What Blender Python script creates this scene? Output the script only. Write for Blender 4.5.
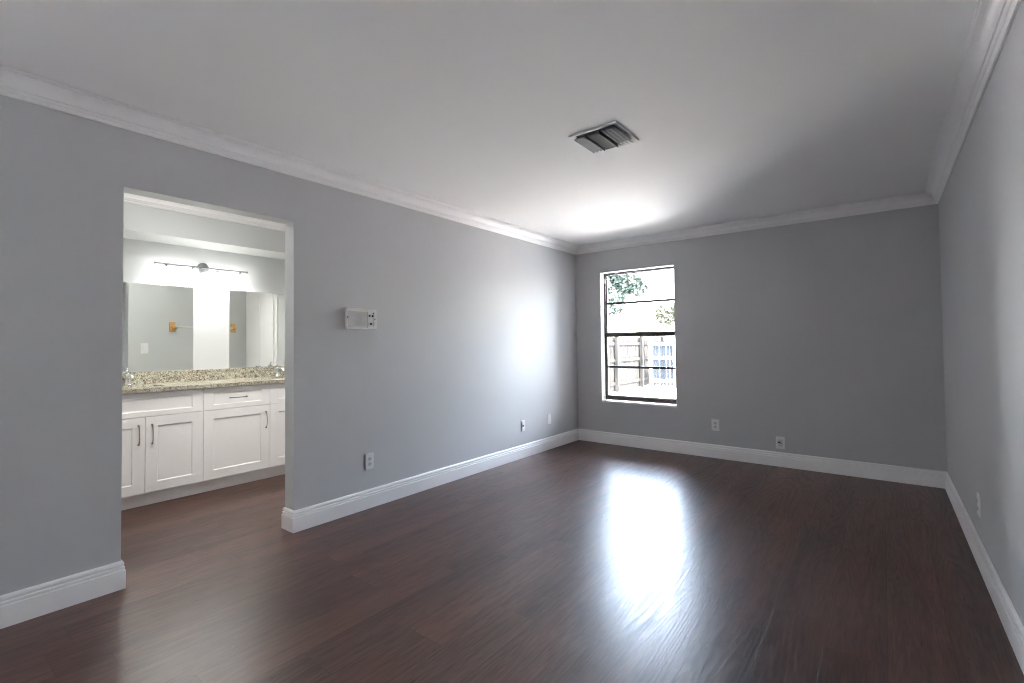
import bpy, bmesh, math, random
from mathutils import Vector, Matrix

for o in list(bpy.data.objects):
    bpy.data.objects.remove(o)
S = bpy.context.scene
COL = S.collection
random.seed(7)

# ------------------------------------------------------------------ camera
W, H, T, D = 3.3246, 2.4376, 0.1125, 7.40      # room width, height, partition thickness, depth
cam_d = bpy.data.cameras.new('camera')
cam = bpy.data.objects.new('camera', cam_d)
COL.objects.link(cam)
yaw, pitch, roll, F = 0.7072, 0.0240, 0.0095, 484.3688
fw = Vector((-math.sin(yaw) * math.cos(pitch), math.cos(yaw) * math.cos(pitch), math.sin(pitch)))
rt = Vector((math.cos(yaw), math.sin(yaw), 0))
up = rt.cross(fw)
rt2 = rt * math.cos(roll) - up * math.sin(roll)
up2 = rt * math.sin(roll) + up * math.cos(roll)
m = Matrix((rt2, up2, -fw)).transposed().to_4x4()
m.translation = Vector((2.9479, -5.5594, 1.2127))
cam.matrix_world = m
cam_d.sensor_width = 36.0
cam_d.lens = F * 36 / 1024
cam_d.shift_x = 43.5856 / 1024
cam_d.shift_y = -8.6806 / 1024
cam_d.clip_start = 0.02
cam_d.clip_end = 300
S.camera = cam

# ------------------------------------------------------------------ world, sun, exposure
S.view_settings.view_transform = 'Standard'
S.view_settings.look = 'None'
S.view_settings.gamma = 1.0
S.view_settings.use_curve_mapping = False
S.view_settings.exposure = 0.48
S.cycles.use_denoising = True
S.cycles.max_bounces = 14
S.cycles.diffuse_bounces = 9
S.cycles.glossy_bounces = 6
S.cycles.transparent_max_bounces = 12
S.cycles.sample_clamp_indirect = 25.0
S.cycles.caustics_reflective = True
S.cycles.caustics_refractive = False
S.cycles.blur_glossy = 0.5
S.cycles.filter_width = 1.1

wd = bpy.data.worlds.new('sky')
S.world = wd
wd.use_nodes = True
nt = wd.node_tree
nt.nodes.clear()
wo = nt.nodes.new('ShaderNodeOutputWorld')
bg = nt.nodes.new('ShaderNodeBackground')
sky = nt.nodes.new('ShaderNodeTexSky')
sky.sky_type = 'NISHITA'
sky.sun_disc = False
sky.sun_elevation = math.radians(52)
sky.sun_rotation = math.radians(100)
sky.air_density = 1.2
sky.dust_density = 3.0
sky.ozone_density = 1.0
bg.inputs['Strength'].default_value = 9.5
shs = nt.nodes.new('ShaderNodeHueSaturation')
shs.inputs['Saturation'].default_value = 0.62
nt.links.new(sky.outputs[0], shs.inputs['Color'])
nt.links.new(shs.outputs[0], bg.inputs[0])
nt.links.new(bg.outputs[0], wo.inputs[0])

sun_d = bpy.data.lights.new('sun', 'SUN')
sun_d.energy = 76.0
sun_d.angle = math.radians(0.6)
sun_d.color = (1.0, 0.95, 0.88)
sun = bpy.data.objects.new('sun', sun_d)
COL.objects.link(sun)
sun.rotation_euler = Vector((-0.62, 0.10, -0.85)).to_track_quat('-Z', 'Y').to_euler()

def portal(name, loc, rot, sx, sy):
    l = bpy.data.lights.new(name, 'AREA')
    l.shape = 'RECTANGLE'; l.size = sx; l.size_y = sy
    l.cycles.is_portal = True
    o = bpy.data.objects.new(name, l); COL.objects.link(o)
    o.location = loc; o.rotation_euler = rot
    return o
WX0, WX1, WZ0, WZ1 = 0.333, 1.2012, 0.4947, 2.0735
RY0, RY1, RZ0, RZ1 = -6.90, -6.15, 0.06, 2.04       # unseen glazed door, added in the left wall for daylight fill
portal('window_portal', ((WX0 + WX1) / 2, 0.17, (WZ0 + WZ1) / 2), (math.radians(-90), 0, 0), WX1 - WX0, WZ1 - WZ0)
portal('fill_window_portal', (-T - 0.01, (RY0 + RY1) / 2, (RZ0 + RZ1) / 2), (0, math.radians(-90), 0), RZ1 - RZ0, RY1 - RY0)

# ------------------------------------------------------------------ materials
def new_mat(name):
    mt = bpy.data.materials.new(name); mt.use_nodes = True
    n = mt.node_tree; n.nodes.clear()
    out = n.nodes.new('ShaderNodeOutputMaterial')
    p = n.nodes.new('ShaderNodeBsdfPrincipled')
    n.links.new(p.outputs[0], out.inputs[0])
    return mt, n, p
def N(n, t, **kw):
    x = n.nodes.new(t)
    for k, v in kw.items():
        setattr(x, k, v)
    return x
def math_n(n, op, a, b=None, c=None):
    x = N(n, 'ShaderNodeMath', operation=op)
    for i, v in enumerate((a, b, c)):
        if v is None: continue
        if isinstance(v, (int, float)): x.inputs[i].default_value = v
        else: n.links.new(v, x.inputs[i])
    return x.outputs[0]
def ramp(n, fac, stops, interp='LINEAR'):
    r = N(n, 'ShaderNodeValToRGB'); r.color_ramp.interpolation = interp
    while len(r.color_ramp.elements) < len(stops): r.color_ramp.elements.new(0.5)
    for e, (pos, c) in zip(r.color_ramp.elements, stops):
        e.position = pos; e.color = (*c, 1) if len(c) == 3 else c
    n.links.new(fac, r.inputs[0])
    return r.outputs[0]
def noise(n, vec, scale, detail=3, rough=0.5, dist=0.0):
    x = N(n, 'ShaderNodeTexNoise')
    x.inputs['Scale'].default_value = scale; x.inputs['Detail'].default_value = detail
    x.inputs['Roughness'].default_value = rough; x.inputs['Distortion'].default_value = dist
    n.links.new(vec, x.inputs['Vector'])
    return x.outputs[0]
def objco(n):
    g = N(n, 'ShaderNodeNewGeometry')
    return g.outputs['Position']
def bump(n, p, height, strength, dist=0.002):
    b = N(n, 'ShaderNodeBump'); b.inputs['Strength'].default_value = strength
    b.inputs['Distance'].default_value = dist
    n.links.new(height, b.inputs['Height']); n.links.new(b.outputs[0], p.inputs['Normal'])
    return b

def paint(name, col, rough=0.5, var=0.03, bmp=0.15, spec=0.5):
    mt, n, p = new_mat(name)
    co = objco(n)
    v = noise(n, co, 1.7, 3)
    c0 = tuple(x * (1 - var) for x in col); c1 = tuple(min(1, x * (1 + var)) for x in col)
    n.links.new(ramp(n, v, [(0.3, c0), (0.7, c1)]), p.inputs['Base Color'])
    p.inputs['Roughness'].default_value = rough
    p.inputs['Specular IOR Level'].default_value = spec
    if bmp:
        bump(n, p, noise(n, co, 180, 2), bmp, 0.0006)
    return mt
def plain(name, col, rough=0.4, metal=0.0, spec=0.5):
    mt, n, p = new_mat(name)
    co = objco(n)
    v = noise(n, co, 40, 2)
    n.links.new(ramp(n, v, [(0.3, tuple(x * 0.96 for x in col)), (0.7, tuple(min(1, x * 1.03) for x in col))]), p.inputs['Base Color'])
    p.inputs['Roughness'].default_value = rough
    p.inputs['Metallic'].default_value = metal
    p.inputs['Specular IOR Level'].default_value = spec
    return mt

M_wall = paint('grey_wall_paint', (0.520, 0.514, 0.522), 0.72, 0.015, 0.25, 0.35)
M_bath = paint('lit_bathroom_wall_paint', (0.56, 0.575, 0.57), 0.5, 0.015, 0.15)  # lighter copy of the grey wall paint; bathroom brightness put into the colour
M_ceil = paint('ceiling_paint', (0.88, 0.87, 0.86), 0.7, 0.01, 0.3, 0.3)
M_trim = paint('trim_paint', (0.85, 0.835, 0.83), 0.33, 0.01, 0.0)
M_reveal = paint('window_reveal_paint', (0.82, 0.81, 0.80), 0.5, 0.01, 0.0)
M_cab = paint('cabinet_paint', (0.88, 0.86, 0.84), 0.32, 0.01, 0.0)
M_plastic = plain('white_plastic', (0.78, 0.76, 0.745), 0.35)
M_plastic_grey = plain('pale_grey_plastic', (0.60, 0.58, 0.575), 0.45)
M_dark = plain('dark_plastic', (0.03, 0.028, 0.028), 0.5)
M_slot = plain('socket_slot', (0.10, 0.09, 0.09), 0.6)
M_bronze = plain('bronze_window_metal', (0.075, 0.058, 0.052), 0.4, 0.0)
M_bronze_l = plain('lit_bronze_metal', (0.16, 0.115, 0.10), 0.4, 0.0)  # lighter bronze, the lit look of the sash rail put into its colour
M_chrome = plain('chrome', (0.80, 0.82, 0.82), 0.12, 1.0)
M_nickel = plain('satin_pull_metal', (0.42, 0.34, 0.29), 0.25, 1.0)
M_fix = plain('fixture_nickel', (0.24, 0.25, 0.25), 0.35, 0.7)
M_oak = plain('golden_oak', (0.62, 0.36, 0.13), 0.4)
M_rod = plain('cream_rod', (0.72, 0.68, 0.58), 0.35)
M_porc = plain('porcelain', (0.85, 0.86, 0.85), 0.12)
M_vent = plain('register_enamel', (0.88, 0.90, 0.89), 0.4)
M_louver = plain('register_blade', (0.055, 0.055, 0.06), 0.5)
M_duct = plain('duct_shade', (0.05, 0.05, 0.055), 0.8)  # shade of the duct opening put into the colour of a flat plate
M_concrete = paint('concrete_patio', (0.80, 0.78, 0.75), 0.9, 0.06, 0.0)
M_stucco = paint('exterior_stucco', (0.62, 0.60, 0.56), 0.9, 0.03, 0.0)
M_bark = plain('bark', (0.16, 0.12, 0.09), 0.9)
M_gate = paint('blue_grey_gate_shade', (0.0125, 0.0150, 0.0190), 0.8, 0.3, 0.0, 0.0)  # cold shade on the gate boards put into their colour
M_dim_ground = paint('light_damping_ground', (0.22, 0.18, 0.14), 0.95, 0.3, 0.0)
M_paleboard = paint('pale_board', (0.50, 0.48, 0.45), 0.8, 0.1, 0.0)

mt, n, p = new_mat('mirror_silver'); M_mirror = mt
p.inputs['Base Color'].default_value = (0.90, 0.925, 0.90, 1); p.inputs['Metallic'].default_value = 1
p.inputs['Roughness'].default_value = 0.0

def glass_mat():
    mt = bpy.data.materials.new('window_glass'); mt.use_nodes = True
    n = mt.node_tree; n.nodes.clear()
    out = n.nodes.new('ShaderNodeOutputMaterial')
    t = n.nodes.new('ShaderNodeBsdfTransparent'); t.inputs[0].default_value = (0.96, 0.97, 0.965, 1)
    g = n.nodes.new('ShaderNodeBsdfGlossy'); g.inputs['Roughness'].default_value = 0.02
    f = n.nodes.new('ShaderNodeFresnel'); f.inputs[0].default_value = 1.45
    x = n.nodes.new('ShaderNodeMixShader')
    n.links.new(f.outputs[0], x.inputs[0]); n.links.new(t.outputs[0], x.inputs[1]); n.links.new(g.outputs[0], x.inputs[2])
    n.links.new(x.outputs[0], out.inputs[0])
    return mt
M_glass = glass_mat()

def emit_mat(name, col, s):
    mt, n, p = new_mat(name)
    p.inputs['Base Color'].default_value = (0.8, 0.8, 0.8, 1)
    p.inputs['Emission Color'].default_value = (*col, 1)
    p.inputs['Emission Strength'].default_value = s
    return mt
M_shade = emit_mat('lit_frosted_glass', (1.0, 0.985, 0.96), 13.5)
M_bulb = emit_mat('lit_bulb', (1.0, 0.985, 0.96), 115.0)
M_dome = emit_mat('lit_fill_glass', (1.0, 0.98, 0.96), 28.0)
M_lens = emit_mat('lit_fill_lens', (1.0, 0.975, 0.94), 8.0)

def granite():
    mt, n, p = new_mat('speckled_granite')
    co = objco(n)
    v1 = N(n, 'ShaderNodeTexVoronoi'); v1.inputs['Scale'].default_value = 135; n.links.new(co, v1.inputs['Vector'])
    sep = N(n, 'ShaderNodeSeparateColor'); n.links.new(v1.outputs['Color'], sep.inputs[0])
    c1 = ramp(n, sep.outputs[0], [(0.0, (0.09, 0.075, 0.065)), (0.07, (0.22, 0.18, 0.14)), (0.20, (0.33, 0.28, 0.21)),
                                  (0.42, (0.42, 0.40, 0.33)), (0.7, (0.50, 0.49, 0.42)), (0.90, (0.62, 0.61, 0.54))], 'CONSTANT')
    nz = noise(n, co, 26, 4, 0.6)
    c2 = ramp(n, nz, [(0.36, (0.50, 0.45, 0.38)), (0.52, (0.95, 0.95, 0.9)), (0.7, (1.15, 1.16, 1.05))])
    mx = N(n, 'ShaderNodeMix', data_type='RGBA', blend_type='MULTIPLY'); mx.inputs[0].default_value = 0.8
    n.links.new(c1, mx.inputs[6]); n.links.new(c2, mx.inputs[7])
    n.links.new(mx.outputs[2], p.inputs['Base Color'])
    p.inputs['Roughness'].default_value = 0.27
    p.inputs['Specular IOR Level'].default_value = 0.9
    return mt
M_granite = granite()

def floor_mat():
    mt, n, p = new_mat('dark_wood_planks')
    co = objco(n)
    sep = N(n, 'ShaderNodeSeparateXYZ'); n.links.new(co, sep.inputs[0])
    X, Y = sep.outputs[0], sep.outputs[1]
    pw, pl = 0.195, 1.22
    u = math_n(n, 'DIVIDE', math_n(n, 'ADD', X, 20 * pw - 2.74), pw)
    iu = math_n(n, 'FLOOR', u)
    fu = math_n(n, 'SUBTRACT', u, iu)
    wn = N(n, 'ShaderNodeTexWhiteNoise', noise_dimensions='1D'); n.links.new(iu, wn.inputs['W'])
    v = math_n(n, 'ADD', math_n(n, 'DIVIDE', math_n(n, 'ADD', Y, 30), pl), wn.outputs['Value'])
    iv = math_n(n, 'FLOOR', v)
    fv = math_n(n, 'SUBTRACT', v, iv)
    cid = N(n, 'ShaderNodeCombineXYZ'); n.links.new(iu, cid.inputs[0]); n.links.new(iv, cid.inputs[1])
    wn2 = N(n, 'ShaderNodeTexWhiteNoise', noise_dimensions='3D'); n.links.new(cid.outputs[0], wn2.inputs['Vector'])
    rnd = wn2.outputs['Value']
    # grain coordinates: shifted per plank, stretched along the plank
    gx = math_n(n, 'ADD', X, math_n(n, 'MULTIPLY', rnd, 13.7))
    gy = math_n(n, 'ADD', Y, math_n(n, 'MULTIPLY', rnd, 31.3))
    cb = N(n, 'ShaderNodeCombineXYZ'); n.links.new(gx, cb.inputs[0]); n.links.new(math_n(n, 'MULTIPLY', gy, 0.085), cb.inputs[1])
    n.links.new(math_n(n, 'MULTIPLY', rnd, 5.0), cb.inputs[2])
    g = cb.outputs[0]
    # cathedral figure: contour bands of a stretched low noise
    low = noise(n, g, 5.5, 1.5, 0.4)
    bands = math_n(n, 'FRACT', math_n(n, 'MULTIPLY', low, 26.0))
    tri = math_n(n, 'ABSOLUTE', math_n(n, 'SUBTRACT', math_n(n, 'MULTIPLY', bands, 2.0), 1.0))
    cb2 = N(n, 'ShaderNodeCombineXYZ'); n.links.new(gx, cb2.inputs[0]); n.links.new(math_n(n, 'MULTIPLY', gy, 0.05), cb2.inputs[1])
    cb3 = N(n, 'ShaderNodeCombineXYZ'); n.links.new(gx, cb3.inputs[0]); n.links.new(math_n(n, 'MULTIPLY', gy, 0.065), cb3.inputs[1])
    fine = noise(n, cb2.outputs[0], 170, 3, 0.65)
    mid = noise(n, cb3.outputs[0], 48, 5, 0.7, 0.12)
    blot = noise(n, g, 5, 3, 0.6)
    h = math_n(n, 'ADD', math_n(n, 'MULTIPLY', math_n(n, 'POWER', tri, 2.0), 0.80), math_n(n, 'MULTIPLY', fine, 0.60))
    hc = math_n(n, 'ADD', math_n(n, 'MULTIPLY', tri, 0.06), math_n(n, 'MULTIPLY', fine, 0.94))
    f = math_n(n, 'ADD', math_n(n, 'MULTIPLY', hc, 0.40), math_n(n, 'ADD', math_n(n, 'MULTIPLY', mid, 0.35), math_n(n, 'MULTIPLY', blot, 0.35)))
    base = ramp(n, f, [(0.42, (0.027, 0.0118, 0.0096)), (0.485, (0.052, 0.0235, 0.0185)), (0.54, (0.078, 0.0365, 0.0280)), (0.62, (0.122, 0.060, 0.046))])
    hsv = N(n, 'ShaderNodeHueSaturation')
    n.links.new(base, hsv.inputs['Color'])
    n.links.new(math_n(n, 'ADD', math_n(n, 'MULTIPLY', rnd, 0.34), 0.83), hsv.inputs['Value'])
    # seams
    def seam(t, w):
        d = math_n(n, 'MINIMUM', t, math_n(n, 'SUBTRACT', 1.0, t))
        return math_n(n, 'LESS_THAN', d, w)
    s = math_n(n, 'MAXIMUM', seam(fu, 0.0075), seam(fv, 0.0013))
    mx = N(n, 'ShaderNodeMix', data_type='RGBA'); n.links.new(math_n(n, 'MULTIPLY', s, 0.75), mx.inputs[0])
    n.links.new(hsv.outputs[0], mx.inputs[6]); mx.inputs[7].default_value = (0.012, 0.007, 0.006, 1)
    n.links.new(mx.outputs[2], p.inputs['Base Color'])
    r = math_n(n, 'ADD', math_n(n, 'MULTIPLY', h, 0.12), 0.25)
    n.links.new(r, p.inputs['Roughness'])
    p.inputs['Specular IOR Level'].default_value = 0.5
    hh = math_n(n, 'SUBTRACT', math_n(n, 'ADD', math_n(n, 'MULTIPLY', h, 0.35), math_n(n, 'MULTIPLY', mid, 0.45)), math_n(n, 'MULTIPLY', s, 1.0))
    bump(n, p, hh, 0.34, 0.0016)
    return mt
M_floor = floor_mat()

def leaf_mat(name, a, b):
    mt, n, p = new_mat(name)
    co = objco(n)
    v = noise(n, co, 6, 3)
    n.links.new(ramp(n, v, [(0.35, a), (0.65, b)]), p.inputs['Base Color'])
    p.inputs['Roughness'].default_value = 0.6
    return mt
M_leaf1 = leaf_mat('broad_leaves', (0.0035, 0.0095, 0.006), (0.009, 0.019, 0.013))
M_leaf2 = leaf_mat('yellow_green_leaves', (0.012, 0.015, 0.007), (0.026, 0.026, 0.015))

# ------------------------------------------------------------------ mesh helpers
def link(name, bm, mats, parent=None, smooth=False, bevel=0.0, seg=2, auto=False):
    me = bpy.data.meshes.new(name)
    bmesh.ops.recalc_face_normals(bm, faces=bm.faces)
    if smooth:
        for f in bm.faces: f.smooth = True
    bm.to_mesh(me); bm.free()
    if not isinstance(mats, (list, tuple)): mats = [mats]
    for mm in mats: me.materials.append(mm)
    o = bpy.data.objects.new(name, me); COL.objects.link(o)
    if parent: o.parent = parent
    if bevel:
        b = o.modifiers.new('bevel', 'BEVEL'); b.width = bevel; b.segments = seg; b.limit_method = 'ANGLE'
        b.angle_limit = math.radians(35)
    if auto:
        e = o.modifiers.new('edges', 'EDGE_SPLIT'); e.split_angle = math.radians(35)
    return o
def thing(name, label, cat, loc=(0, 0, 0), rz=0.0, group=None):
    o = bpy.data.objects.new(name, None); COL.objects.link(o)
    o.empty_display_size = 0.05
    o.location = loc; o.rotation_euler = (0, 0, rz)
    return tag(o, label, cat, group)
def tag(o, label, cat, group=None):
    o['label'] = label; o['category'] = cat
    if group: o['group'] = group
    return o
def struct(name, bm, mats, parent=None, **kw):
    o = link(name, bm, mats, parent, **kw)
    o['kind'] = 'structure'
    return o
def box(bm, x0, x1, y0, y1, z0, z1, mi=0):
    vs = [bm.verts.new((x, y, z)) for z in (z0, z1) for y in (y0, y1) for x in (x0, x1)]
    for q in ((0, 1, 3, 2), (4, 6, 7, 5), (0, 4, 5, 1), (2, 3, 7, 6), (0, 2, 6, 4), (1, 5, 7, 3)):
        f = bm.faces.new([vs[i] for i in q]); f.material_index = mi
    return vs
def lathe(bm, prof, seg=24, axis='Z', center=(0, 0, 0), close=True):
    c = Vector(center); rings = []
    for r, h in prof:
        ring = []
        for i in range(seg):
            a = 2 * math.pi * i / seg
            if axis == 'Z': v = Vector((r * math.cos(a), r * math.sin(a), h))
            elif axis == 'X': v = Vector((h, r * math.cos(a), r * math.sin(a)))
            else: v = Vector((r * math.sin(a), h, r * math.cos(a)))
            ring.append(bm.verts.new(c + v))
        rings.append(ring)
    for a, b in zip(rings, rings[1:]):
        for i in range(seg):
            j = (i + 1) % seg
            bm.faces.new((a[i], a[j], b[j], b[i]))
    if close:
        bm.faces.new(rings[0]); bm.faces.new(rings[-1])
def tube(bm, pts, radii, seg=10):
    pts = [Vector(p) for p in pts]
    if isinstance(radii, (int, float)): radii = [radii] * len(pts)
    rings = []; prev = None
    for i, pnt in enumerate(pts):
        t = (pts[min(i + 1, len(pts) - 1)] - pts[max(i - 1, 0)]).normalized()
        if prev is None:
            a = Vector((0, 0, 1)) if abs(t.z) < 0.9 else Vector((1, 0, 0))
            nrm = t.cross(a).normalized()
        else:
            nrm = (prev - t * prev.dot(t)).normalized()
        prev = nrm; b = t.cross(nrm)
        rings.append([bm.verts.new(pnt + (nrm * math.cos(2 * math.pi * k / seg) + b * math.sin(2 * math.pi * k / seg)) * radii[i]) for k in range(seg)])
    for a, b in zip(rings, rings[1:]):
        for k in range(seg):
            j = (k + 1) % seg
            bm.faces.new((a[k], a[j], b[j], b[k]))
    bm.faces.new(rings[0]); bm.faces.new(rings[-1])

def wall_mesh(us, zs, holes, place, t0, t1, mi_front=0, mi_back=0, mi_side=0):
    """Slab over a (u, z) grid with whole cells left out; place(u, z, t) gives the world point."""
    bm = bmesh.new(); cache = {}
    def V(u, z, t):
        k = (u, z, t)
        if k not in cache: cache[k] = bm.verts.new(place(u, z, t))
        return cache[k]
    solid = {(i, j) for i in range(len(us) - 1) for j in range(len(zs) - 1)} - set(holes)
    for i, j in solid:
        a, b, c, d = us[i], us[i + 1], zs[j], zs[j + 1]
        f = bm.faces.new((V(a, c, t0), V(b, c, t0), V(b, d, t0), V(a, d, t0))); f.material_index = mi_front
        f = bm.faces.new((V(a, c, t1), V(a, d, t1), V(b, d, t1), V(b, c, t1))); f.material_index = mi_back
        for (di, dj, e) in ((-1, 0, ((a, c), (a, d))), (1, 0, ((b, c), (b, d))), (0, -1, ((a, c), (b, c))), (0, 1, ((a, d), (b, d)))):
            if (i + di, j + dj) not in solid:
                (u1, z1), (u2, z2) = e
                f = bm.faces.new((V(u1, z1, t0), V(u2, z2, t0), V(u2, z2, t1), V(u1, z1, t1))); f.material_index = mi_side
    return bm

def sweep(path, prof, i0, i1, side):
    """Profile (outwards, z) swept along path[i0..i1] with mitres taken from the whole path. side=+1: out is to the left of travel."""
    bm = bmesh.new(); P = [Vector((a, b)) for a, b in path]; rings = []
    def nrm(a, b):
        d = (b - a).normalized(); return Vector((-d.y, d.x)) * side
    for i in range(i0, i1 + 1):
        ns = []
        if i > 0: ns.append(nrm(P[i - 1], P[i]))
        if i < len(P) - 1: ns.append(nrm(P[i], P[i + 1]))
        if len(ns) == 2:
            mv = (ns[0] + ns[1]); mv = mv / mv.dot(ns[0])
        else: mv = ns[0]
        rings.append([bm.verts.new((P[i].x + mv.x * o, P[i].y + mv.y * o, z)) for o, z in prof])
    k = len(prof)
    for a, b in zip(rings, rings[1:]):
        for q in range(k):
            r = (q + 1) % k
            bm.faces.new((a[q], a[r], b[r], b[q]))
    bm.faces.new(rings[0]); bm.faces.new(rings[-1])
    return bm

# ------------------------------------------------------------------ setting
YL, YR, ZD = -4.8272, -3.8811, 2.0407        # doorway near edge, far edge, head
BX = -1.86                                    # vanity wall
BY0, BY1 = -4.93, -2.53                       # bathroom ends
EXT = 0.16

bm = bmesh.new(); box(bm, BX - 0.12, W + 0.15, -D - EXT, EXT, -0.12, 0.0); struct('floor', bm, M_floor)
bm = bmesh.new(); box(bm, BX - 0.12, W + 0.15, -D - EXT, EXT, H, H + 0.15); struct('ceiling', bm, M_ceil)

left = wall_mesh([-D, RY0, RY1, YL, YR, 0.0], [0, RZ0, RZ1, ZD, H], [(1, 1), (3, 0), (3, 1), (3, 2)], lambda u, z, t: (-t, u, z), 0.0, T, 0, 1, 1)
struct('wall_left', left, [M_wall, M_bath])
back = wall_mesh([BX - 0.12, WX0, WX1, W + 0.15], [0, WZ0, WZ1, H], [(1, 1)], lambda u, z, t: (u, t, z), 0.0, EXT, 0, 1, 2)
struct('wall_back', back, [M_wall, M_stucco, M_reveal])
bm = bmesh.new(); box(bm, W, W + 0.15, -D, 0, 0, H); struct('wall_right', bm, M_wall)
rear = wall_mesh([BX - 0.12, W + 0.15], [0, H], [], lambda u, z, t: (u, -D - t, z), 0.0, EXT, 0, 1, 2)
struct('wall_rear', rear, [M_wall, M_stucco, M_reveal])
bm = bmesh.new(); box(bm, BX - 0.12, BX, BY0, BY1, 0, H); struct('wall_bathroom_back', bm, M_bath)
bm = bmesh.new(); box(bm, BX - 0.12, -T, BY1, BY1 + 0.10, 0, H); struct('wall_bathroom_far', bm, M_bath)
bm = bmesh.new(); box(bm, BX - 0.12, -T, BY0 - 0.10, BY0, 0, H); struct('wall_bathroom_near', bm, M_bath)
bm = bmesh.new(); box(bm, BX, -1.50, BY0, BY1, 2.130, H); struct('wall_soffit', bm, [M_bath])

# crown moulding
cr = [(0.0, H), (0.0863, H), (0.0863, H - 0.007), (0.0805, H - 0.0095), (0.0800, H - 0.014)]
for k in range(9):                             # cove
    a = k / 8 * math.pi / 2
    cr.append((0.0775 - 0.0455 * math.sin(a), H - 0.0155 - 0.0455 * (1 - math.cos(a)) ))
cr += [(0.0320, H - 0.066), (0.0265, H - 0.0685), (0.0245, H - 0.0745)]
cr += [(0.0215, H - 0.0790), (0.0160, H - 0.0820), (0.0155, H - 0.0880), (0.0120, H - 0.0935), (0.0085, H - 0.0976), (0.0, H - 0.0976)]
room = [(0, -D), (0, 0), (W, 0), (W, -D)]
struct('trim_crown_left', sweep(room, cr, 0, 1, -1), M_trim)
struct('trim_crown_back', sweep(room, cr, 1, 2, -1), M_trim)
struct('trim_crown_right', sweep(room, cr, 2, 3, -1), M_trim)
struct('trim_crown_soffit', sweep([(-1.50, BY0), (-1.50, BY1)], cr, 0, 1, -1), M_trim)

# baseboards
HB = 0.1377
bp = [(0, 0), (0.0170, 0), (0.0170, 0.0920), (0.0155, 0.0938), (0.0105, 0.0942), (0.0105, 0.0990), (0.0140, 0.1000), (0.0145, 0.1040), (0.0140, 0.1085),
      (0.0125, 0.1105), (0.0035, 0.1108), (0.0035, 0.1178), (0.0115, 0.1185), (0.0120, 0.1240), (0.0100, 0.1310), (0.0060, 0.1360), (0.0030, HB), (0, HB)]
path = [(-T, BY1), (-T, YR), (0, YR), (0, 0), (W, 0), (W, -D)]
struct('baseboard_left', sweep(path, bp, 0, 3, -1), M_trim)
struct('baseboard_left', sweep([(0, RY1 + 0.03), (0, YL), (-T, YL), (-T, BY0)], bp, 0, 3, -1), M_trim)
struct('baseboard_back', sweep(path, bp, 3, 4, -1), M_trim)
struct('baseboard_right', sweep(path, bp, 4, 5, -1), M_trim)

# ------------------------------------------------------------------ window 1 (in view) and window 2 (unseen, added for fill light)
def ring_frame(bm, x0, x1, y0, y1, z0, z1, wl, wr, wb, wt):
    box(bm, x0, x0 + wl, y0, y1, z0, z1); box(bm, x1 - wr, x1, y0, y1, z0, z1)
    box(bm, x0 + wl, x1 - wr, y0, y1, z0, z0 + wb); box(bm, x0 + wl, x1 - wr, y0, y1, z1 - wt, z1)
win = bpy.data.objects.new('window_1', None); COL.objects.link(win); win['kind'] = 'structure'
win.location = (0, 0, 0)
bm = bmesh.new(); ring_frame(bm, WX0, WX1, 0.100, 0.150, WZ0 + 0.02, WZ1, 0.016, 0.016, 0.022, 0.014)
struct('window_frame', bm, M_bronze, win, bevel=0.002)
ZM = 1.313
bm = bmesh.new(); ring_frame(bm, WX0 + 0.0165, WX1 - 0.0165, 0.127, 0.145, ZM - 0.022, WZ1 - 0.0145, 0.012, 0.012, 0.052, 0.010)
s1 = struct('upper_sash', bm, M_bronze_l, win, bevel=0.0015)
bm = bmesh.new(); box(bm, WX0 + 0.029, WX1 - 0.029, 0.128, 0.144, 1.700 - 0.014, 1.700 + 0.014)
struct('muntin', bm, M_bronze, s1, bevel=0.0015)
bm = bmesh.new(); box(bm, WX0 + 0.029, WX1 - 0.029, 0.1345, 0.1375, ZM + 0.0305, WZ1 - 0.025)
struct('pane', bm, M_glass, s1)
bm = bmesh.new(); ring_frame(bm, WX0 + 0.0165, WX1 - 0.0165, 0.104, 0.124, WZ0 + 0.0425, ZM + 0.024, 0.016, 0.016, 0.040, 0.050)
s2 = struct('lower_sash', bm, M_bronze, win, bevel=0.0015)
bm = bmesh.new(); box(bm, WX0 + 0.033, WX1 - 0.033, 0.105, 0.123, 0.922 - 0.014, 0.922 + 0.014)
struct('muntin', bm, M_bronze, s2, bevel=0.0015)
bm = bmesh.new(); box(bm, WX0 + 0.033, WX1 - 0.033, 0.1125, 0.1155, WZ0 + 0.083, ZM - 0.0265)
struct('pane', bm, M_glass, s2)
bm = bmesh.new(); box(bm, WX0 + 0.40, WX0 + 0.46, 0.096, 0.118, ZM + 0.0245, ZM + 0.034)
struct('sash_lock', bm, M_bronze, win, bevel=0.003)
bm = bmesh.new(); box(bm, WX0 + 0.0005, WX0 + 0.018, 0.092, 0.0995, 1.95, 2.01)
struct('stop_clip', bm, M_plastic, win, bevel=0.002)
bm = bmesh.new(); box(bm, WX0 + 0.003, WX0 + 0.012, 0.092, 0.0995, 1.335, 1.50)
struct('spring_balance', bm, M_bronze_l, win, bevel=0.002)
bm = bmesh.new(); box(bm, WX0 - 0.004, WX1 + 0.004, -0.012, 0.0995, WZ0 - 0.012 + 0.012, WZ0 + 0.019)
struct('window_sill', bm, M_reveal, win, bevel=0.004)

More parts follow.
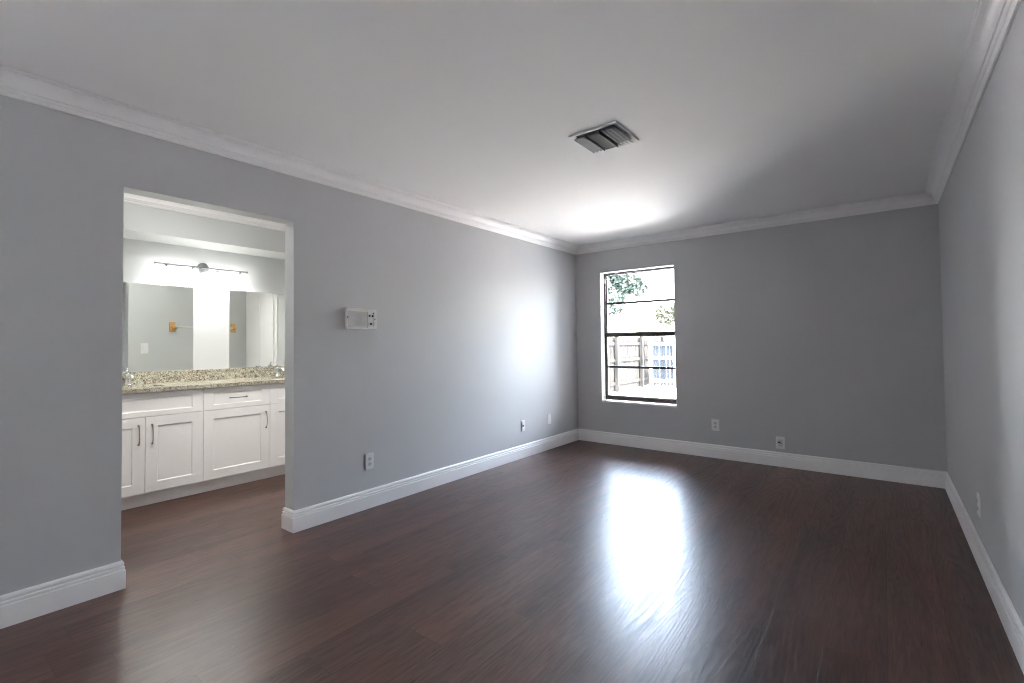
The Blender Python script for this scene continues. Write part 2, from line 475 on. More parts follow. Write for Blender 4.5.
w2 = bpy.data.objects.new('added_fill_window', None); COL.objects.link(w2); w2['kind'] = 'structure'
bm = bmesh.new()
for ya, yb, xo in ((RY0, (RY0 + RY1) / 2 + 0.02, -0.075), ((RY0 + RY1) / 2 - 0.02, RY1, -0.045)):
    for q in ((ya, ya + 0.045, RZ0, RZ1), (yb - 0.045, yb, RZ0, RZ1), (ya + 0.045, yb - 0.045, RZ0, RZ0 + 0.05), (ya + 0.045, yb - 0.045, RZ1 - 0.05, RZ1)):
        box(bm, xo - 0.0125, xo + 0.0125, *q)
struct('window_frame', bm, M_bronze, w2, bevel=0.002)
for ya, yb, xo in ((RY0, (RY0 + RY1) / 2 + 0.02, -0.075), ((RY0 + RY1) / 2 - 0.02, RY1, -0.045)):
    bm = bmesh.new(); box(bm, xo - 0.002, xo + 0.002, ya + 0.046, yb - 0.046, RZ0 + 0.051, RZ1 - 0.051); struct('pane', bm, M_glass, w2)

# ------------------------------------------------------------------ ceiling register
vx0, vx1, vy0, vy1 = 1.567, 1.862, -3.018, -2.695
reg = thing('ceiling_register', 'square white and grey metal air register on the ceiling', 'air vent', ((vx0 + vx1) / 2, (vy0 + vy1) / 2, H))
cx, cy = (vx0 + vx1) / 2, (vy0 + vy1) / 2
hx, hy = (vx1 - vx0) / 2, (vy1 - vy0) / 2
bm = bmesh.new()                                # stamped flange: outer lip, raised land, inner throat
loops = []
for inset, z in ((0.0, -0.0005), (0.0, -0.010), (0.003, -0.012), (0.027, -0.0045), (0.030, -0.0035), (0.030, -0.0005)):
    loops.append([bm.verts.new((sx * (hx - inset), sy * (hy - inset), z)) for sx, sy in ((-1, -1), (1, -1), (1, 1), (-1, 1))])
loops.append(loops[0])
for a, b in zip(loops, loops[1:]):
    for i in range(4):
        j = (i + 1) % 4; bm.faces.new((a[i], a[j], b[j], b[i]))
link('flange', bm, M_vent, reg)
bm = bmesh.new(); box(bm, -hx + 0.0305, hx - 0.0305, -hy + 0.0305, hy - 0.0305, -0.003, -0.0005)
link('duct_shade_plate', bm, M_duct, reg)
def blade(along, pos, a0, a1, tilt, drop=0.028):
    """Curved register blade: a thin section rolled sideways by tilt, running along one axis."""
    bm = bmesh.new(); pr = []
    for k in range(6):
        t = k / 5
        pr.append((tilt * (0.010 * t + 0.018 * t * t), -0.004 - drop * (t - 0.22 * t * t)))
    th = 0.0012
    prof = [(q[0] - th, q[1]) for q in pr] + [(q[0] + th, q[1]) for q in reversed(pr)]
    rings = []
    for a in (a0, a1):
        rings.append([bm.verts.new((pos + q, a, z) if along == 'y' else (a, pos + q, z)) for q, z in prof])
    kk = len(prof)
    for q in range(kk):
        r = (q + 1) % kk
        bm.faces.new((rings[0][q], rings[0][r], rings[1][r], rings[1][q]))
    bm.faces.new(rings[0]); bm.faces.new(rings[1])
    return bm
for k in range(3):
    link('louver_blade', blade('y', -0.106 + k * 0.0235, -hy + 0.032, hy - 0.032, -0.8, 0.024), M_louver, reg)
for k in range(4):
    link('louver_blade', blade('y', 0.032 + k * 0.0225, -hy + 0.032, hy - 0.032, 1), M_louver, reg)
for k in range(9):
    link('louver_blade', blade('x', -0.112 + k * 0.0275, -0.052, 0.026, 1, 0.020), M_louver, reg)
for sx in (-0.055, 0.028):
    bm = bmesh.new(); box(bm, sx - 0.0012, sx + 0.0012, -hy + 0.032, hy - 0.032, -0.030, -0.0035)
    link('divider_bar', bm, M_louver, reg)
for sx, sy in ((-1, 0), (1, 0)):
    bm = bmesh.new(); lathe(bm, [(0.0005, -0.0105), (0.0035, -0.0100), (0.004, -0.0075)], 10, 'Z', (sx * (hx - 0.015), 0, 0), close=False)
    link('screw', bm, M_louver, reg)

# ------------------------------------------------------------------ wall plates. Built facing -Y (local), rotated to the wall.
def plate_mesh(w=0.074, h=0.120, t=0.006):
    bm = bmesh.new(); lp = []
    for ins, y in ((0, 0), (0, -0.0025), (0.004, -t), ):
        lp.append([bm.verts.new((sx * (w / 2 - ins), y, sz * (h / 2 - ins))) for sx, sz in ((-1, -1), (1, -1), (1, 1), (-1, 1))])
    for a, b in zip(lp, lp[1:]):
        for i in range(4):
            j = (i + 1) % 4; bm.faces.new((a[i], a[j], b[j], b[i]))
    bm.faces.new(lp[0]); bm.faces.new(lp[-1])
    return bm
def screw(parent, x, z, y=-0.006, r=0.0028, mt=None):
    bm = bmesh.new(); lathe(bm, [(r, y), (r, y - 0.0008), (r * 0.6, y - 0.0014)], 10, 'Y', (x, 0, z))
    o = link('screw', bm, mt or M_plastic_grey, parent)
    return o
RL, RB, RR = math.radians(90), 0.0, math.radians(-90)   # left wall (+x facing), back wall (-y facing), right wall (-x facing)
def duplex(name, label, loc, rz, group=None):
    t = thing(name, label, 'outlet', loc, rz, group)
    link('cover_plate', plate_mesh(), M_plastic, t)
    for s in (-1, 1):
        bm = bmesh.new()
        pr = []
        for k in range(20):
            a = 2 * math.pi * k / 20
            pr.append((max(-0.0165, min(0.0165, 0.0185 * math.cos(a))), 0.0145 * math.sin(a)))
        f0 = [bm.verts.new((a, -0.0058, b + s * 0.0195)) for a, b in pr]; f1 = [bm.verts.new((a, -0.0082, b + s * 0.0195)) for a, b in pr]
        bm.faces.new(f0); bm.faces.new(f1)
        for i in range(20):
            j = (i + 1) % 20; bm.faces.new((f0[i], f0[j], f1[j], f1[i]))
        rc = link('receptacle', bm, M_plastic_grey, t)
        for dx, hh in ((-0.0062, 0.0082), (0.0062, 0.0068)):
            bm = bmesh.new(); box(bm, dx - 0.0011, dx + 0.0011, -0.0086, -0.0081, s * 0.0195 - hh / 2 + 0.002, s * 0.0195 + hh / 2 + 0.002)
            link('slot', bm, M_slot, rc)
        bm = bmesh.new(); lathe(bm, [(0.0024, -0.0081), (0.0024, -0.0086)], 10, 'Y', (0, 0, s * 0.0195 - 0.008)); link('ground_hole', bm, M_slot, rc)
    screw(t, 0, 0)
    return t
duplex('power_outlet', 'white duplex power outlet on the left wall right of the doorway', (0, -3.268, 0.343), RL)
duplex('power_outlet', 'white duplex power outlet on the back wall below and right of the window', (1.594, 0, 0.344), RB)
t = duplex('power_outlet', 'white duplex power outlet on the right wall above the baseboard', (W, -1.773, 0.322), RR)

def jack(name, label, loc, rz, cat, dark=True):
    t = thing(name, label, cat, loc, rz)
    link('cover_plate', plate_mesh(0.072, 0.118), M_plastic, t)
    return t
# cable plate with a projecting dark connector, left wall
t = jack('cable_jack', 'small wall plate with a dark cable connector, nearer of the pair on the left wall', (0, -1.225, 0.337), RL, 'cable jack')
bm = bmesh.new(); lathe(bm, [(0.0075, -0.006), (0.0075, -0.010), (0.0048, -0.010), (0.0048, -0.020), (0.0015, -0.020)], 12, 'Y', (-0.006, 0, 0))
link('connector', bm, M_dark, t); screw(t, 0, 0.042); screw(t, 0, -0.042)
bm = bmesh.new(); box(bm, -0.035, -0.022, -0.0075, -0.0056, -0.052, 0.050)
link('dark_edge_strip', bm, M_slot, t, bevel=0.001)  # dark strip down one side of the plate
# blank white plate
t = jack('blank_cover_plate', 'plain white blank plate on the left wall nearest the far corner', (0, -0.688, 0.346), RL, 'wall plate')
screw(t, 0, 0.042); screw(t, 0, -0.042)
# phone plate
t = jack('phone_jack', 'white phone jack plate with a black socket hole just above the back baseboard', (2.170, 0, 0.228), RB, 'phone jack')
bm = bmesh.new(); box(bm, -0.021, 0.021, -0.0075, -0.0055, -0.034, 0.034); ins = link('insert', bm, M_plastic_grey, t, bevel=0.001)
bm = bmesh.new(); box(bm, -0.020, 0.001, -0.0082, -0.0070, -0.002, 0.012); link('socket_hole', bm, M_dark, ins, bevel=0.0005)
bm = bmesh.new(); box(bm, 0.001, 0.010, -0.0080, -0.0070, -0.006, 0.004); link('contact_pins', bm, M_slot, ins)
screw(t, 0, 0.046); screw(t, 0, -0.046)

# ------------------------------------------------------------------ intercom on the left wall
ic = thing('wall_intercom', 'white rectangular wall intercom with speaker grille and dark buttons', 'intercom', (0, -3.350, 1.410), RL)
IW, IH, ID = 0.272, 0.156, 0.028
bm = bmesh.new(); box(bm, -IW / 2, IW / 2, -ID, 0, -IH / 2, IH / 2); link('housing', bm, M_plastic, ic, bevel=0.006, seg=3)
bm = bmesh.new(); box(bm, -0.122, 0.048, -ID - 0.0015, -ID + 0.001, -0.066, 0.052)
gr = link('speaker_grille', bm, M_plastic_grey, ic, bevel=0.0008)
bm = bmesh.new()
for k in range(20):
    x = -0.114 + k * 0.0082
    box(bm, x, x + 0.0030, -ID - 0.0028, -ID - 0.0013, -0.058, 0.044)
link('grille_bars', bm, M_plastic, gr)
bm = bmesh.new(); box(bm, 0.0495, 0.0515, -ID - 0.0008, -ID + 0.001, -0.068, 0.056); link('panel_groove', bm, M_slot, ic)
bm = bmesh.new(); box(bm, 0.001, 0.056, -ID - 0.0016, -ID + 0.001, 0.060, 0.068); link('name_strip', bm, M_rod, ic, bevel=0.0008)
for x, z, s in ((0.067, 0.024, 0.0075), (0.095, 0.023, 0.0085), (0.080, -0.036, 0.0085)):
    bm = bmesh.new(); lathe(bm, [(s, -ID + 0.001), (s, -ID - 0.005), (s * 0.8, -ID - 0.0065), (s * 0.3, -ID - 0.0068)], 16, 'Y', (x, 0, z))
    link('button', bm, M_dark, ic)
bm = bmesh.new(); box(bm, 0.1015, 0.1035, -ID - 0.0008, -ID + 0.001, -0.055, 0.050); link('slider_track', bm, M_slot, ic)
bm = bmesh.new(); box(bm, 0.097, 0.108, -ID - 0.005, -ID - 0.0009, 0.040, 0.049); link('slider_knob', bm, M_slot, ic, bevel=0.001)
bm = bmesh.new(); lathe(bm, [(0.0045, -ID + 0.001), (0.0045, -ID - 0.003)], 12, 'Y', (0.117, 0, 0.000)); link('indicator', bm, M_slot, ic)
bm = bmesh.new(); lathe(bm, [(0.005, -ID + 0.001), (0.005, -ID - 0.002)], 12, 'Y', (-0.128, 0, 0.008)); link('screw', bm, M_slot, ic)

# ------------------------------------------------------------------ vanity
FX = -1.33                     # outer face of doors and drawer fronts
def shaker(name, y0, y1, z0, z1, st, rl, parent, rec=0.008, th=0.019):
    """Shaker front facing +x between y0..y1, z0..z1 with recessed centre panel."""
    bm = bmesh.new()
    lp = [[(FX - th, y0, z0), (FX - th, y1, z0), (FX - th, y1, z1), (FX - th, y0, z1)],
          [(FX, y0, z0), (FX, y1, z0), (FX, y1, z1), (FX, y0, z1)]]
    for ins, d in ((0.0, 0.0), (0.0045, -rec * 0.55), (0.0055, -rec)):
        lp.append([(FX + d, y0 + st + ins, z0 + rl + ins), (FX + d, y1 - st - ins, z0 + rl + ins),
                   (FX + d, y1 - st - ins, z1 - rl - ins), (FX + d, y0 + st + ins, z1 - rl - ins)])
    V = [[bm.verts.new(q) for q in l] for l in lp]
    for a, b in zip(V, V[1:]):
        for i in range(4):
            j = (i + 1) % 4; bm.faces.new((a[i], a[j], b[j], b[i]))
    bm.faces.new(V[0]); bm.faces.new(V[-1])
    return link(name, bm, M_cab, parent, bevel=0.0012, seg=2)
def pull(parent, y, z, vertical):
    """Arched bar pull with two flared feet."""
    bm = bmesh.new(); L = 0.144; pts = []; rad = []
    for k in range(13):
        s = -1 + 2 * k / 12
        out = 0.024 * math.sqrt(max(0, 1 - s * s * 0.86)) + 0.004
        pts.append((FX + out, y + (0 if vertical else s * L / 2), z + (s * L / 2 if vertical else 0)))
        rad.append(0.0036 + 0.0020 * abs(s) ** 3)
    tube(bm, pts, rad, 8)
    for s in (-1, 1):
        lathe(bm, [(0.0075, 0.0), (0.0070, 0.004), (0.0045, 0.008), (0.0045, 0.016)], 12, 'X',
              (FX, y + (0 if vertical else s * L / 2), z + (s * L / 2 if vertical else 0)))
    o = link('handle', bm, M_nickel, parent, smooth=True, auto=True)
    return o
def carcass(y0, y1, parent, top=0.8725):
    bm = bmesh.new()
    x0 = BX + 0.001
    xs = [(FX - 0.020, 0.108), (FX - 0.020, top), (x0, top), (x0, 0.0), (-1.39, 0.0), (-1.39, 0.108)]
    a = [bm.verts.new((x, y0, z)) for x, z in xs]; b = [bm.verts.new((x, y1, z)) for x, z in xs]
    bm.faces.new(a); bm.faces.new(b)
    for i in range(6):
        j = (i + 1) % 6; bm.faces.new((a[i], a[j], b[j], b[i]))
    return link('body', bm, M_cab, parent)
g = 0.0018
def sink_base(label, y0, y1, cy0=None, cy1=None, handles=(True, True)):
    t = thing('sink_cabinet', label, 'bathroom cabinet')
    carcass(cy0 if cy0 is not None else y0 + 0.0003, cy1 if cy1 is not None else y1 - 0.0003, t, 0.710)
    bm = bmesh.new(); box(bm, FX - 0.032, FX - 0.020, (cy0 or y0) + 0.001, y1 - 0.001, 0.7105, 0.872); link('front_rail', bm, M_cab, t)
    shaker('false_drawer_front', y0 + g, y1 - g, 0.684 + g, 0.866, 0.080, 0.038, t)
    ym = (y0 + y1) / 2
    d1 = shaker('door', y0 + g, ym - g, 0.108, 0.684 - g, 0.080, 0.073, t)
    d2 = shaker('door', ym + g, y1 - g, 0.108, 0.684 - g, 0.080, 0.073, t)
    if handles[0]: pull(d1, ym - 0.045, 0.551, True)
    if handles[1]: pull(d2, ym + 0.045, 0.549, True)
    return t
VA, VB, VC, VD = -4.763, -3.933, -3.361, -2.533
sink_base('white shaker sink cabinet with two doors at the left of the doorway view', VA, VB, cy0=BY0 + 0.002)
t = thing('drawer_cabinet', 'middle white shaker cabinet with one drawer above a single door', 'bathroom cabinet')
carcass(VB + 0.0003, VC - 0.0003, t)
dr = shaker('drawer', VB + g, VC - g, 0.684 + g, 0.866, 0.075, 0.038, t)
pull(dr, (VB + VC) / 2, 0.775, False)
dd = shaker('door', VB + g, VC - g, 0.108, 0.684 - g, 0.080, 0.073, t)
pull(dd, VC - 0.040, 0.548, True)
sink_base('white shaker cabinet right of the drawer cabinet, cut off by the door jamb', VC, VD)

# worktop with two oval cut-outs and a backsplash
SINKS = [(-1.555, -4.348), (-1.555, -3.05)]
SA, SB = 0.135, 0.200
ct = bmesh.new()
Y0, Y1, X0c, X1c = BY0 + 0.002, VD + 0.001, BX + 0.001, -1.300
def holed_strip(bm, z):
    ys = [Y0, (SINKS[0][1] + SINKS[1][1]) / 2, Y1]; rims = []
    for (sx, sy), a, b in zip(SINKS, ys[:-1], ys[1:]):
        n = 32; rim = []; outer = []
        for k in range(n):
            an = 2 * math.pi * k / n; c, s = math.cos(an), math.sin(an)
            rim.append(bm.verts.new((sx + SA * c, sy + SB * s, z)))
            tx = ((X1c - sx) / c) if c > 1e-9 else ((X0c - sx) / c if c < -1e-9 else 1e9)
            ty = ((b - sy) / s) if s > 1e-9 else ((a - sy) / s if s < -1e-9 else 1e9)
            q = min(tx, ty); outer.append((sx + q * c, sy + q * s))
        ov = [bm.verts.new((x, y, z)) for x, y in outer]
        for k in range(n):
            j = (k + 1) % n
            x1, y1 = outer[k]; x2, y2 = outer[j]
            f = [rim[k], ov[k]]
            onx = lambda x: abs(x - X0c) < 1e-6 or abs(x - X1c) < 1e-6
            if onx(x1) != onx(x2) and abs(x1 - x2) > 1e-6 and abs(y1 - y2) > 1e-6:
                cxn = x1 if onx(x1) else x2; cyn = y2 if onx(x1) else y1
                f.append(bm.verts.new((cxn, cyn, z)))
            f += [ov[j], rim[j]]
            bm.faces.new(f)
        rims.append(rim)
    return rims
r1 = holed_strip(ct, 0.903); r0 = holed_strip(ct, 0.8735)
for a, b in zip(r1, r0):
    for k in range(32):
        j = (k + 1) % 32; ct.faces.new((a[k], b[k], b[j], a[j]))
for (xa, ya), (xb, yb) in (((X0c, Y0), (X1c, Y0)), ((X1c, Y0), (X1c, Y1)), ((X1c, Y1), (X0c, Y1)), ((X0c, Y1), (X0c, Y0))):
    ct.faces.new([ct.verts.new(q) for q in ((xa, ya, 0.8735), (xb, yb, 0.8735), (xb, yb, 0.903), (xa, ya, 0.903))])
top = thing('vanity_countertop', 'long speckled beige granite countertop with a low backsplash over the white cabinets', 'countertop')
link('slab', ct, M_granite, top)
bm = bmesh.new(); box(bm, BX + 0.001, BX + 0.021, Y0, Y1, 0.9035, 1.003); link('backsplash', bm, M_granite, top, bevel=0.0015)

def basin(loc):
    bm = bmesh.new(); n = 32; rings = []
    for k, (s, z) in enumerate(((1.0, 0.0), (0.98, -0.03), (0.90, -0.09), (0.70, -0.13), (0.35, -0.145), (0.12, -0.148))):
        rings.append([bm.verts.new((SA * s * 0.995 * math.cos(2 * math.pi * i / n), SB * s * 0.995 * math.sin(2 * math.pi * i / n), z)) for i in range(n)])
    for k, (s, z) in enumerate(((0.12, -0.158), (0.40, -0.155), (0.76, -0.140), (0.95, -0.095), (0.998, -0.03), (1.0, 0.0))):
        rings.append([bm.verts.new((SA * (s + 0.0) * 1.0 * math.cos(2 * math.pi * i / n), SB * s * 1.0 * math.sin(2 * math.pi * i / n), z)) for i in range(n)])
    for a, b in zip(rings, rings[1:]):
        for i in range(n):
            j = (i + 1) % n; bm.faces.new((a[i], a[j], b[j], b[i]))
    return bm
def faucet(label, y, group):
    f = thing('bathroom_faucet', label, 'faucet', (-1.775, y, 0.9035), 0, group)
    bm = bmesh.new(); lathe(bm, [(0.030, 0), (0.030, 0.006), (0.024, 0.012), (0.020, 0.030), (0.0185, 0.075), (0.019, 0.090), (0.014, 0.098)], 24)
    link('body', bm, M_chrome, f, smooth=True, auto=True)
    bm = bmesh.new(); tube(bm, [(0.005, 0, 0.055), (0.040, 0, 0.075), (0.085, 0, 0.082), (0.118, 0, 0.074), (0.126, 0, 0.058)], [0.015, 0.0145, 0.013, 0.012, 0.011], 14)
    link('spout', bm, M_chrome, f, smooth=True, auto=True)
    bm = bmesh.new(); lathe(bm, [(0.017, 0.098), (0.019, 0.104), (0.017, 0.116), (0.008, 0.122)], 20)
    tube(bm, [(0.0, 0, 0.114), (-0.016, 0.0, 0.130), (-0.022, 0.0, 0.148)], [0.006, 0.0055, 0.0065], 10)
    link('lever', bm, M_chrome, f, smooth=True, auto=True)
    bm = bmesh.new(); lathe(bm, [(0.0165, 0.0975), (0.0165, 0.0985)], 20); link('collar', bm, M_dark, f)
    return f
labs = (('chrome bathroom faucet standing on the granite at the left edge of the doorway', 'chrome bathroom faucet hidden behind the jamb, glimpsed in the right mirror'),
        ('oval white sink basin set in the granite below the left mirror', 'oval white sink basin set in the granite below the right mirror'))
for i, (sx, sy) in enumerate(SINKS):
    faucet(labs[0][i], sy, 'faucets on the vanity')
    b = link('sink_basin', basin(None), M_porc, smooth=True); b.location = (sx, sy, 0.8728)
    tag(b, labs[1][i], 'sink', 'sinks in the vanity top')
    bm = bmesh.new(); lathe(bm, [(0.0005, -0.1475), (0.022, -0.1470), (0.022, -0.1495)], 20, close=False); link('drain', bm, M_chrome, b)

# mirrors either side of a strip of wall
def mirror(label, y0, y1):
    bm = bmesh.new(); z0, z1 = 1.0045, 1.762
    box(bm, BX + 0.0005, BX + 0.006, y0, y1, z0, z1)
    o = link('wall_mirror', bm, M_mirror, bevel=0.002, seg=2)
    return tag(o, label, 'mirror', 'frameless mirrors over the vanity')
mirror('large frameless mirror left of the bright strip of wall, reflecting the switch', -4.88, -3.822)
mirror('frameless mirror right of the bright strip of wall, reflecting the white closet doors', -3.502, BY1 - 0.004)

# ------------------------------------------------------------------ vanity light bar
LY, LZ = -3.768, 1.936
lt = thing('vanity_light_bar', 'brushed metal bar light with four glowing glass shades above the mirrors', 'light fixture', (BX, LY, LZ))
bm = bmesh.new()
lathe(bm, [(0.052, 0.0005), (0.052, 0.012), (0.046, 0.020), (0.020, 0.024)], 32, 'X', (0, 0.026, 0.008)); link('backplate', bm, M_fix, lt, smooth=True, auto=True)
bm = bmesh.new(); lathe(bm, [(0.011, 0.022), (0.011, 0.092)], 16, 'X', (0, 0.026, 0.004)); link('arm', bm, M_fix, lt, smooth=True, auto=True)
bm = bmesh.new(); tube(bm, [(0.10, -0.394, 0.0), (0.10, 0.394, 0.0)], 0.0075, 12); 
for s in (-1, 1):
    lathe(bm, [(0.0095, -0.006), (0.0105, 0.0), (0.0095, 0.006)], 12, 'Y', (0.10, s * 0.394, 0))
link('bar', bm, M_fix, lt, smooth=True, auto=True)
for k in range(4):
    yy = -0.309 + k * 0.2123
    bm = bmesh.new(); lathe(bm, [(0.006, -0.006), (0.006, -0.018), (0.021, -0.020), (0.022, -0.030), (0.016, -0.034)], 18, 'Z', (0.10, yy, 0))
    sk = link('socket', bm, M_fix, lt, smooth=True, auto=True)
    bm = bmesh.new()
    lathe(bm, [(0.020, -0.0345), (0.034, -0.040), (0.040, -0.060), (0.043, -0.105), (0.046, -0.128), (0.043, -0.128), (0.040, -0.105), (0.036, -0.062), (0.020, -0.046)], 24, 'Z', (0.10, yy, 0), close=False)
    bm.faces.ensure_lookup_table()
    link('glass_shade', bm, M_shade, lt, smooth=True)
    bm = bmesh.new(); lathe(bm, [(0.010, -0.050), (0.013, -0.075), (0.024, -0.095), (0.028, -0.112), (0.024, -0.130), (0.012, -0.139), (0.001, -0.141)], 18, 'Z', (0.10, yy, 0)); link('bulb', bm, M_bulb, lt, smooth=True)

# ------------------------------------------------------------------ things on the bathroom side of the partition (seen in the mirrors)
t = thing('light_switch', 'white rocker light switch seen reflected in the left mirror', 'light switch', (-T, -3.722, 1.200), math.radians(-90))
link('cover_plate', plate_mesh(0.078, 0.118), M_plastic, t)
bm = bmesh.new(); box(bm, -0.0165, 0.0165, -0.0095, -0.0055, -0.033, 0.033); link('rocker', bm, M_plastic, t, bevel=0.0015)
tb = thing('towel_bar', 'pale towel rod on golden oak brackets seen reflected in the mirrors', 'towel bar', (-T, -3.070, 1.460), math.radians(-90))
for s in (-1, 1):
    bm = bmesh.new(); box(bm, s * 0.362 - 0.034, s * 0.362 + 0.034, -0.018, 0, -0.060, 0.060)
    bm2 = link('bracket', bm, M_oak, tb, bevel=0.006, seg=3)
    bm = bmesh.new(); lathe(bm, [(0.020, -0.017), (0.022, -0.030), (0.024, -0.060), (0.014, -0.068)], 18, 'Y', (s * 0.362, 0, -0.005)); link('boss', bm, M_oak, bm2, smooth=True, auto=True)
bm = bmesh.new(); tube(bm, [(-0.345, -0.046, -0.005), (0.345, -0.046, -0.005)], 0.0085, 12); link('rod', bm, M_rod, tb, smooth=True, auto=True)

for y, lab in ((-4.35, 'unseen metal trimmed fill lamp added on the bathroom ceiling, nearer the camera'), (-3.10, 'unseen round fill lamp added on the bathroom ceiling beside the closet doors')):  # unseen spots added to brighten the cabinet fronts
    cl = thing('added_downlight', lab, 'light fixture', (-0.36, y, H))
    bm = bmesh.new(); lathe(bm, [(0.085, -0.0005), (0.085, -0.004), (0.070, -0.030), (0.062, -0.030), (0.060, -0.006), (0.0600, -0.0005)], 32, close=False)
    link('trim_ring', bm, M_fix, cl, smooth=True, auto=True)
    bm = bmesh.new(); lathe(bm, [(0.0595, -0.004), (0.0595, -0.007), (0.0005, -0.009)], 24, close=False); link('lens', bm, M_lens, cl, smooth=True)
    ld = bpy.data.lights.new('fill_spot_lamp', 'SPOT'); ld.energy = 50.0; ld.color = (1.0, 0.975, 0.945)
    ld.spot_size = math.radians(84); ld.spot_blend = 0.9; ld.shadow_soft_size = 0.05
    lo = bpy.data.objects.new('fill_spot_lamp', ld); COL.objects.link(lo); lo.parent = cl; lo.location = (0, 0, -0.036); lo.rotation_euler = (0, math.radians(30), 0)

cl = thing('added_ceiling_light', 'unseen round opal fill light added in the middle of the bathroom ceiling', 'light fixture', (-0.72, -4.12, H))  # unseen lamp added to lift the brightness of the bathroom
bm = bmesh.new(); lathe(bm, [(0.165, -0.0005), (0.165, -0.018), (0.150, -0.022)], 32); link('rim', bm, M_fix, cl, smooth=True, auto=True)
bm = bmesh.new(); lathe(bm, [(0.150, -0.0225), (0.145, -0.045), (0.110, -0.068), (0.060, -0.080), (0.005, -0.083)], 32); link('diffuser', bm, M_dome, cl, smooth=True)

# bifold closet doors on the far bathroom wall, seen in the right mirror
dt = bpy.data.objects.new('door_1', None); COL.objects.link(dt); dt['kind'] = 'structure'
cx0, cx1 = -0.900, -0.200
bm = bmesh.new()
box(bm, cx1, cx1 + 0.060, BY1 - 0.016, BY1, 0, 2.10); box(bm, cx0 - 0.060, cx0, BY1 - 0.016, BY1, 0, 2.10); box(bm, cx0, cx1, BY1 - 0.016, BY1, 2.04, 2.10)
struct('door_casing', bm, M_trim, dt, bevel=0.003)
for k in range(2):
    a, b = (cx0 + 0.004, (cx0 + cx1) / 2 - 0.003) if k == 0 else ((cx0 + cx1) / 2 + 0.003, cx1 - 0.004)
    bm = bmesh.new(); lp = []
    for ins, y in ((0, 0), (0, -0.026), (0.003, -0.030)):
        lp.append([bm.verts.new((x, BY1 - 0.001 + y, z)) for x, z in ((a + ins, 0.012 + ins), (b - ins, 0.012 + ins), (b - ins, 2.035 - ins), (a + ins, 2.035 - ins))])
    for p_, q_ in zip(lp, lp[1:]):
        for i in range(4):
            j = (i + 1) % 4; bm.faces.new((p_[i], p_[j], q_[j], q_[i]))
    bm.faces.new(lp[0]); bm.faces.new(lp[-1])
    lf = struct('door_leaf', bm, M_trim, dt)
    bm = bmesh.new(); kx = b - 0.03 if k == 0 else a + 0.03
    lathe(bm, [(0.008, -0.031), (0.007, -0.045), (0.016, -0.052), (0.014, -0.062), (0.005, -0.065)], 16, 'Y', (kx, BY1, 0.95)); struct('door_knob', bm, M_fix, lf, smooth=True)

# ------------------------------------------------------------------ outside
bm = bmesh.new(); box(bm, -40, 40, EXT + 0.001, 60, -0.30, -0.15); struct('ground_back', bm, M_concrete)
bm = bmesh.new(); box(bm, -40, 40, -40, -D - EXT - 0.001, -0.30, -0.15); struct('ground_rear', bm, M_concrete)

bm = bmesh.new(); box(bm, 5.6, 5.8, 0.6, 16, -0.15, 2.3); struct('wall_light_blocker', bm, M_stucco)  # unseen wall added to dim the light reaching the left wall

bm = bmesh.new(); box(bm, -6, 5.5, EXT + 0.01, 2.9, -0.1495, -0.12); struct('ground_light_damper', bm, M_dim_ground)  # unseen dark strip added to cut bounce onto the ceiling by the window
bm = bmesh.new(); box(bm, -40, BX - 0.125, -D - EXT, EXT, -0.30, -0.15); struct('ground_side', bm, M_concrete)
# board fence along the side of the yard: panels of boards between posts
def fence_mat():
    mt, n, p = new_mat('weathered_fence_board')
    co = objco(n)
    mp = N(n, 'ShaderNodeMapping'); mp.inputs['Scale'].default_value = (9, 9, 0.8); n.links.new(co, mp.inputs[0])
    v = noise(n, mp.outputs[0], 3, 4, 0.6)
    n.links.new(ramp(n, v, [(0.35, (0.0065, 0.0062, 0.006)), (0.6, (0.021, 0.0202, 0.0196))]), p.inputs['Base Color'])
    p.inputs['Roughness'].default_value = 0.85
    p.inputs['Specular IOR Level'].default_value = 0.0
    return mt
M_fence = fence_mat()
FXX = -2.70
fn = thing('board_fence', 'pale weathered vertical board fence seen through the lower window', 'fence', (FXX, 5.4, -0.15))
yy = 0.0; FH = 1.52; L = 5.5; npost = 4
for k in range(npost):
    y = k * (L - 0.1) / (npost - 1)
    bm = bmesh.new(); box(bm, 0.030, 0.125, y, y + 0.095, 0, FH + 0.04)
    vs = [v for v in bm.verts if v.co.z > FH]
    link('post', bm, M_fence, fn, bevel=0.006)
for z in (0.20, 0.84, 1.30):
    for k in range(npost - 1):
        y = k * (L - 0.1) / (npost - 1) + 0.0955; y2 = (k + 1) * (L - 0.1) / (npost - 1) - 0.0005
        bm = bmesh.new(); box(bm, 0.0005, 0.040, y, y2, z, z + 0.088); link('rail', bm, M_fence, fn, bevel=0.003)
bm = bmesh.new(); y = 0.0; rr = random.Random(3)
while y < L - 0.13:
    dz = rr.uniform(-0.012, 0.012); ox = rr.uniform(-0.003, 0)
    box(bm, -0.020 + ox, ox, y, y + 0.134, 0.03, FH + dz)
    y += 0.146
link('boards', bm, M_fence, fn)

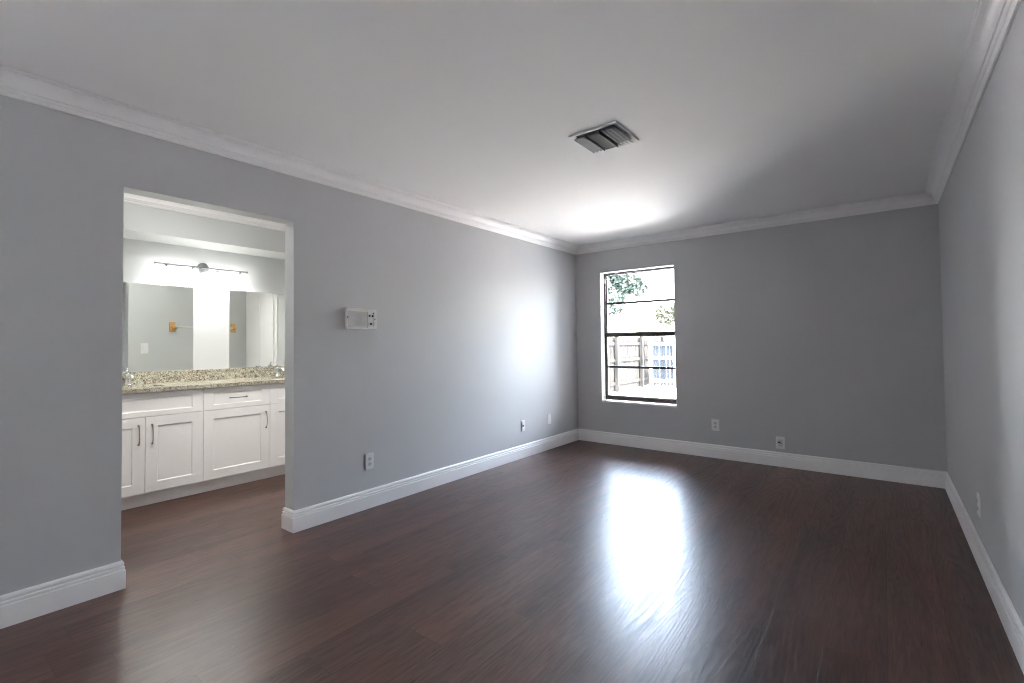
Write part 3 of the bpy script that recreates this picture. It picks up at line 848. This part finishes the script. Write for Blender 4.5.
# gate at the end of the fence, shade put into its board colour
gt = thing('yard_gate', 'blue grey shaded board gate with pale rails at the right of the fence', 'gate', (-2.42, 9.40, -0.15), math.radians(14))
bm = bmesh.new()
for k in range(6):
    box(bm, k * 0.098, k * 0.098 + 0.088, 0, 0.02, 0.06, 1.42 - 0.03 * abs(k - 2.5))
link('boards', bm, M_gate, gt)
for z in (0.16, 0.86, 1.28):
    bm = bmesh.new(); box(bm, 0.0, 0.578, -0.035, -0.0005, z, z + 0.09); link('rail', bm, M_paleboard, gt, bevel=0.003)
bm = bmesh.new(); box(bm, -0.105, -0.010, -0.04, 0.055, 0.0, 1.60); link('post', bm, M_paleboard, gt, bevel=0.005)
bm = bmesh.new(); box(bm, 0.59, 0.685, -0.04, 0.055, 0.0, 1.60); link('post', bm, M_paleboard, gt, bevel=0.005)

def tree(name, label, cat, base, trunk_h, blobs, mat, leaves, size, seed, group=None):
    r = random.Random(seed)
    t = thing(name, label, cat, base, 0, group)
    bm = bmesh.new()
    tube(bm, [(0, 0, 0), (0.05, 0.03, trunk_h * 0.5), (0.0, 0.0, trunk_h)], [0.13, 0.10, 0.07] if trunk_h > 1.2 else [0.05, 0.04, 0.02], 10)
    for (bx_, by_, bz_, rad) in blobs:
        tube(bm, [(0, 0, trunk_h * 0.85), (bx_ * 0.5, by_ * 0.5, (trunk_h + bz_) / 2), (bx_, by_, bz_)], [0.05, 0.03, 0.012] if trunk_h > 1.2 else [0.02, 0.012, 0.006], 6)
    link('trunk', bm, M_bark, t)
    bm = bmesh.new(); tot = sum(b[3] ** 2 for b in blobs)
    for (bx_, by_, bz_, rad) in blobs:
        nn = int(leaves * rad ** 2 / tot)
        for _ in range(nn):
            d = Vector((r.gauss(0, 1), r.gauss(0, 1), r.gauss(0, 1))).normalized()
            q = rad * (r.random() ** 0.45) * (0.80 + 0.25 * math.sin(7 * d.x + 3 * d.z) * math.cos(5 * d.y))
            c = Vector((bx_, by_, bz_)) + d * q
            ax = Vector((r.gauss(0, 1), r.gauss(0, 1), r.gauss(0, 1))).normalized()
            bx2 = ax.orthogonal().normalized(); s = size * r.uniform(0.6, 1.3)
            tip = c + ax * s; l = c + ax * s * 0.45 + bx2 * s * 0.28; rr_ = c + ax * s * 0.45 - bx2 * s * 0.28
            mid = c + ax * s * 0.5 + ax.cross(bx2) * s * 0.08
            a, b_, c_, d_, e_ = (bm.verts.new(v) for v in (c, l, tip, rr_, mid))
            bm.faces.new((a, b_, e_)); bm.faces.new((b_, c_, e_)); bm.faces.new((c_, d_, e_)); bm.faces.new((d_, a, e_))
    me = bpy.data.meshes.new('foliage'); bm.to_mesh(me); bm.free(); me.materials.append(mat)
    o = bpy.data.objects.new('foliage', me); COL.objects.link(o); o.parent = t
    return t
tree('leafy_tree', 'tall green leafy tree behind the fence in the upper left of the window', 'tree', (-4.9, 13.0, -0.15), 2.6,
     [(-0.7, 0, 3.4, 0.8), (0.2, 0.2, 3.9, 0.75), (-0.2, -0.3, 2.95, 0.55), (-0.9, 0.2, 4.3, 0.8), (0.75, 0, 3.6, 0.45), (0.1, 0, 4.9, 0.9), (-1.6, 0, 3.6, 0.8)], M_leaf1, 16000, 0.20, 11)
tree('leafy_bush', 'pale yellow green bush beyond the fence on the right side of the window', 'bush', (-2.7, 14.2, -0.15), 1.5,
     [(-0.9, 0, 2.45, 0.5), (-0.2, 0.1, 2.6, 0.55), (0.5, 0, 2.55, 0.6), (1.1, 0.1, 2.6, 0.6), (1.7, 0, 2.5, 0.6), (0.3, 0, 2.0, 0.6)], M_leaf2, 12000, 0.16, 5)
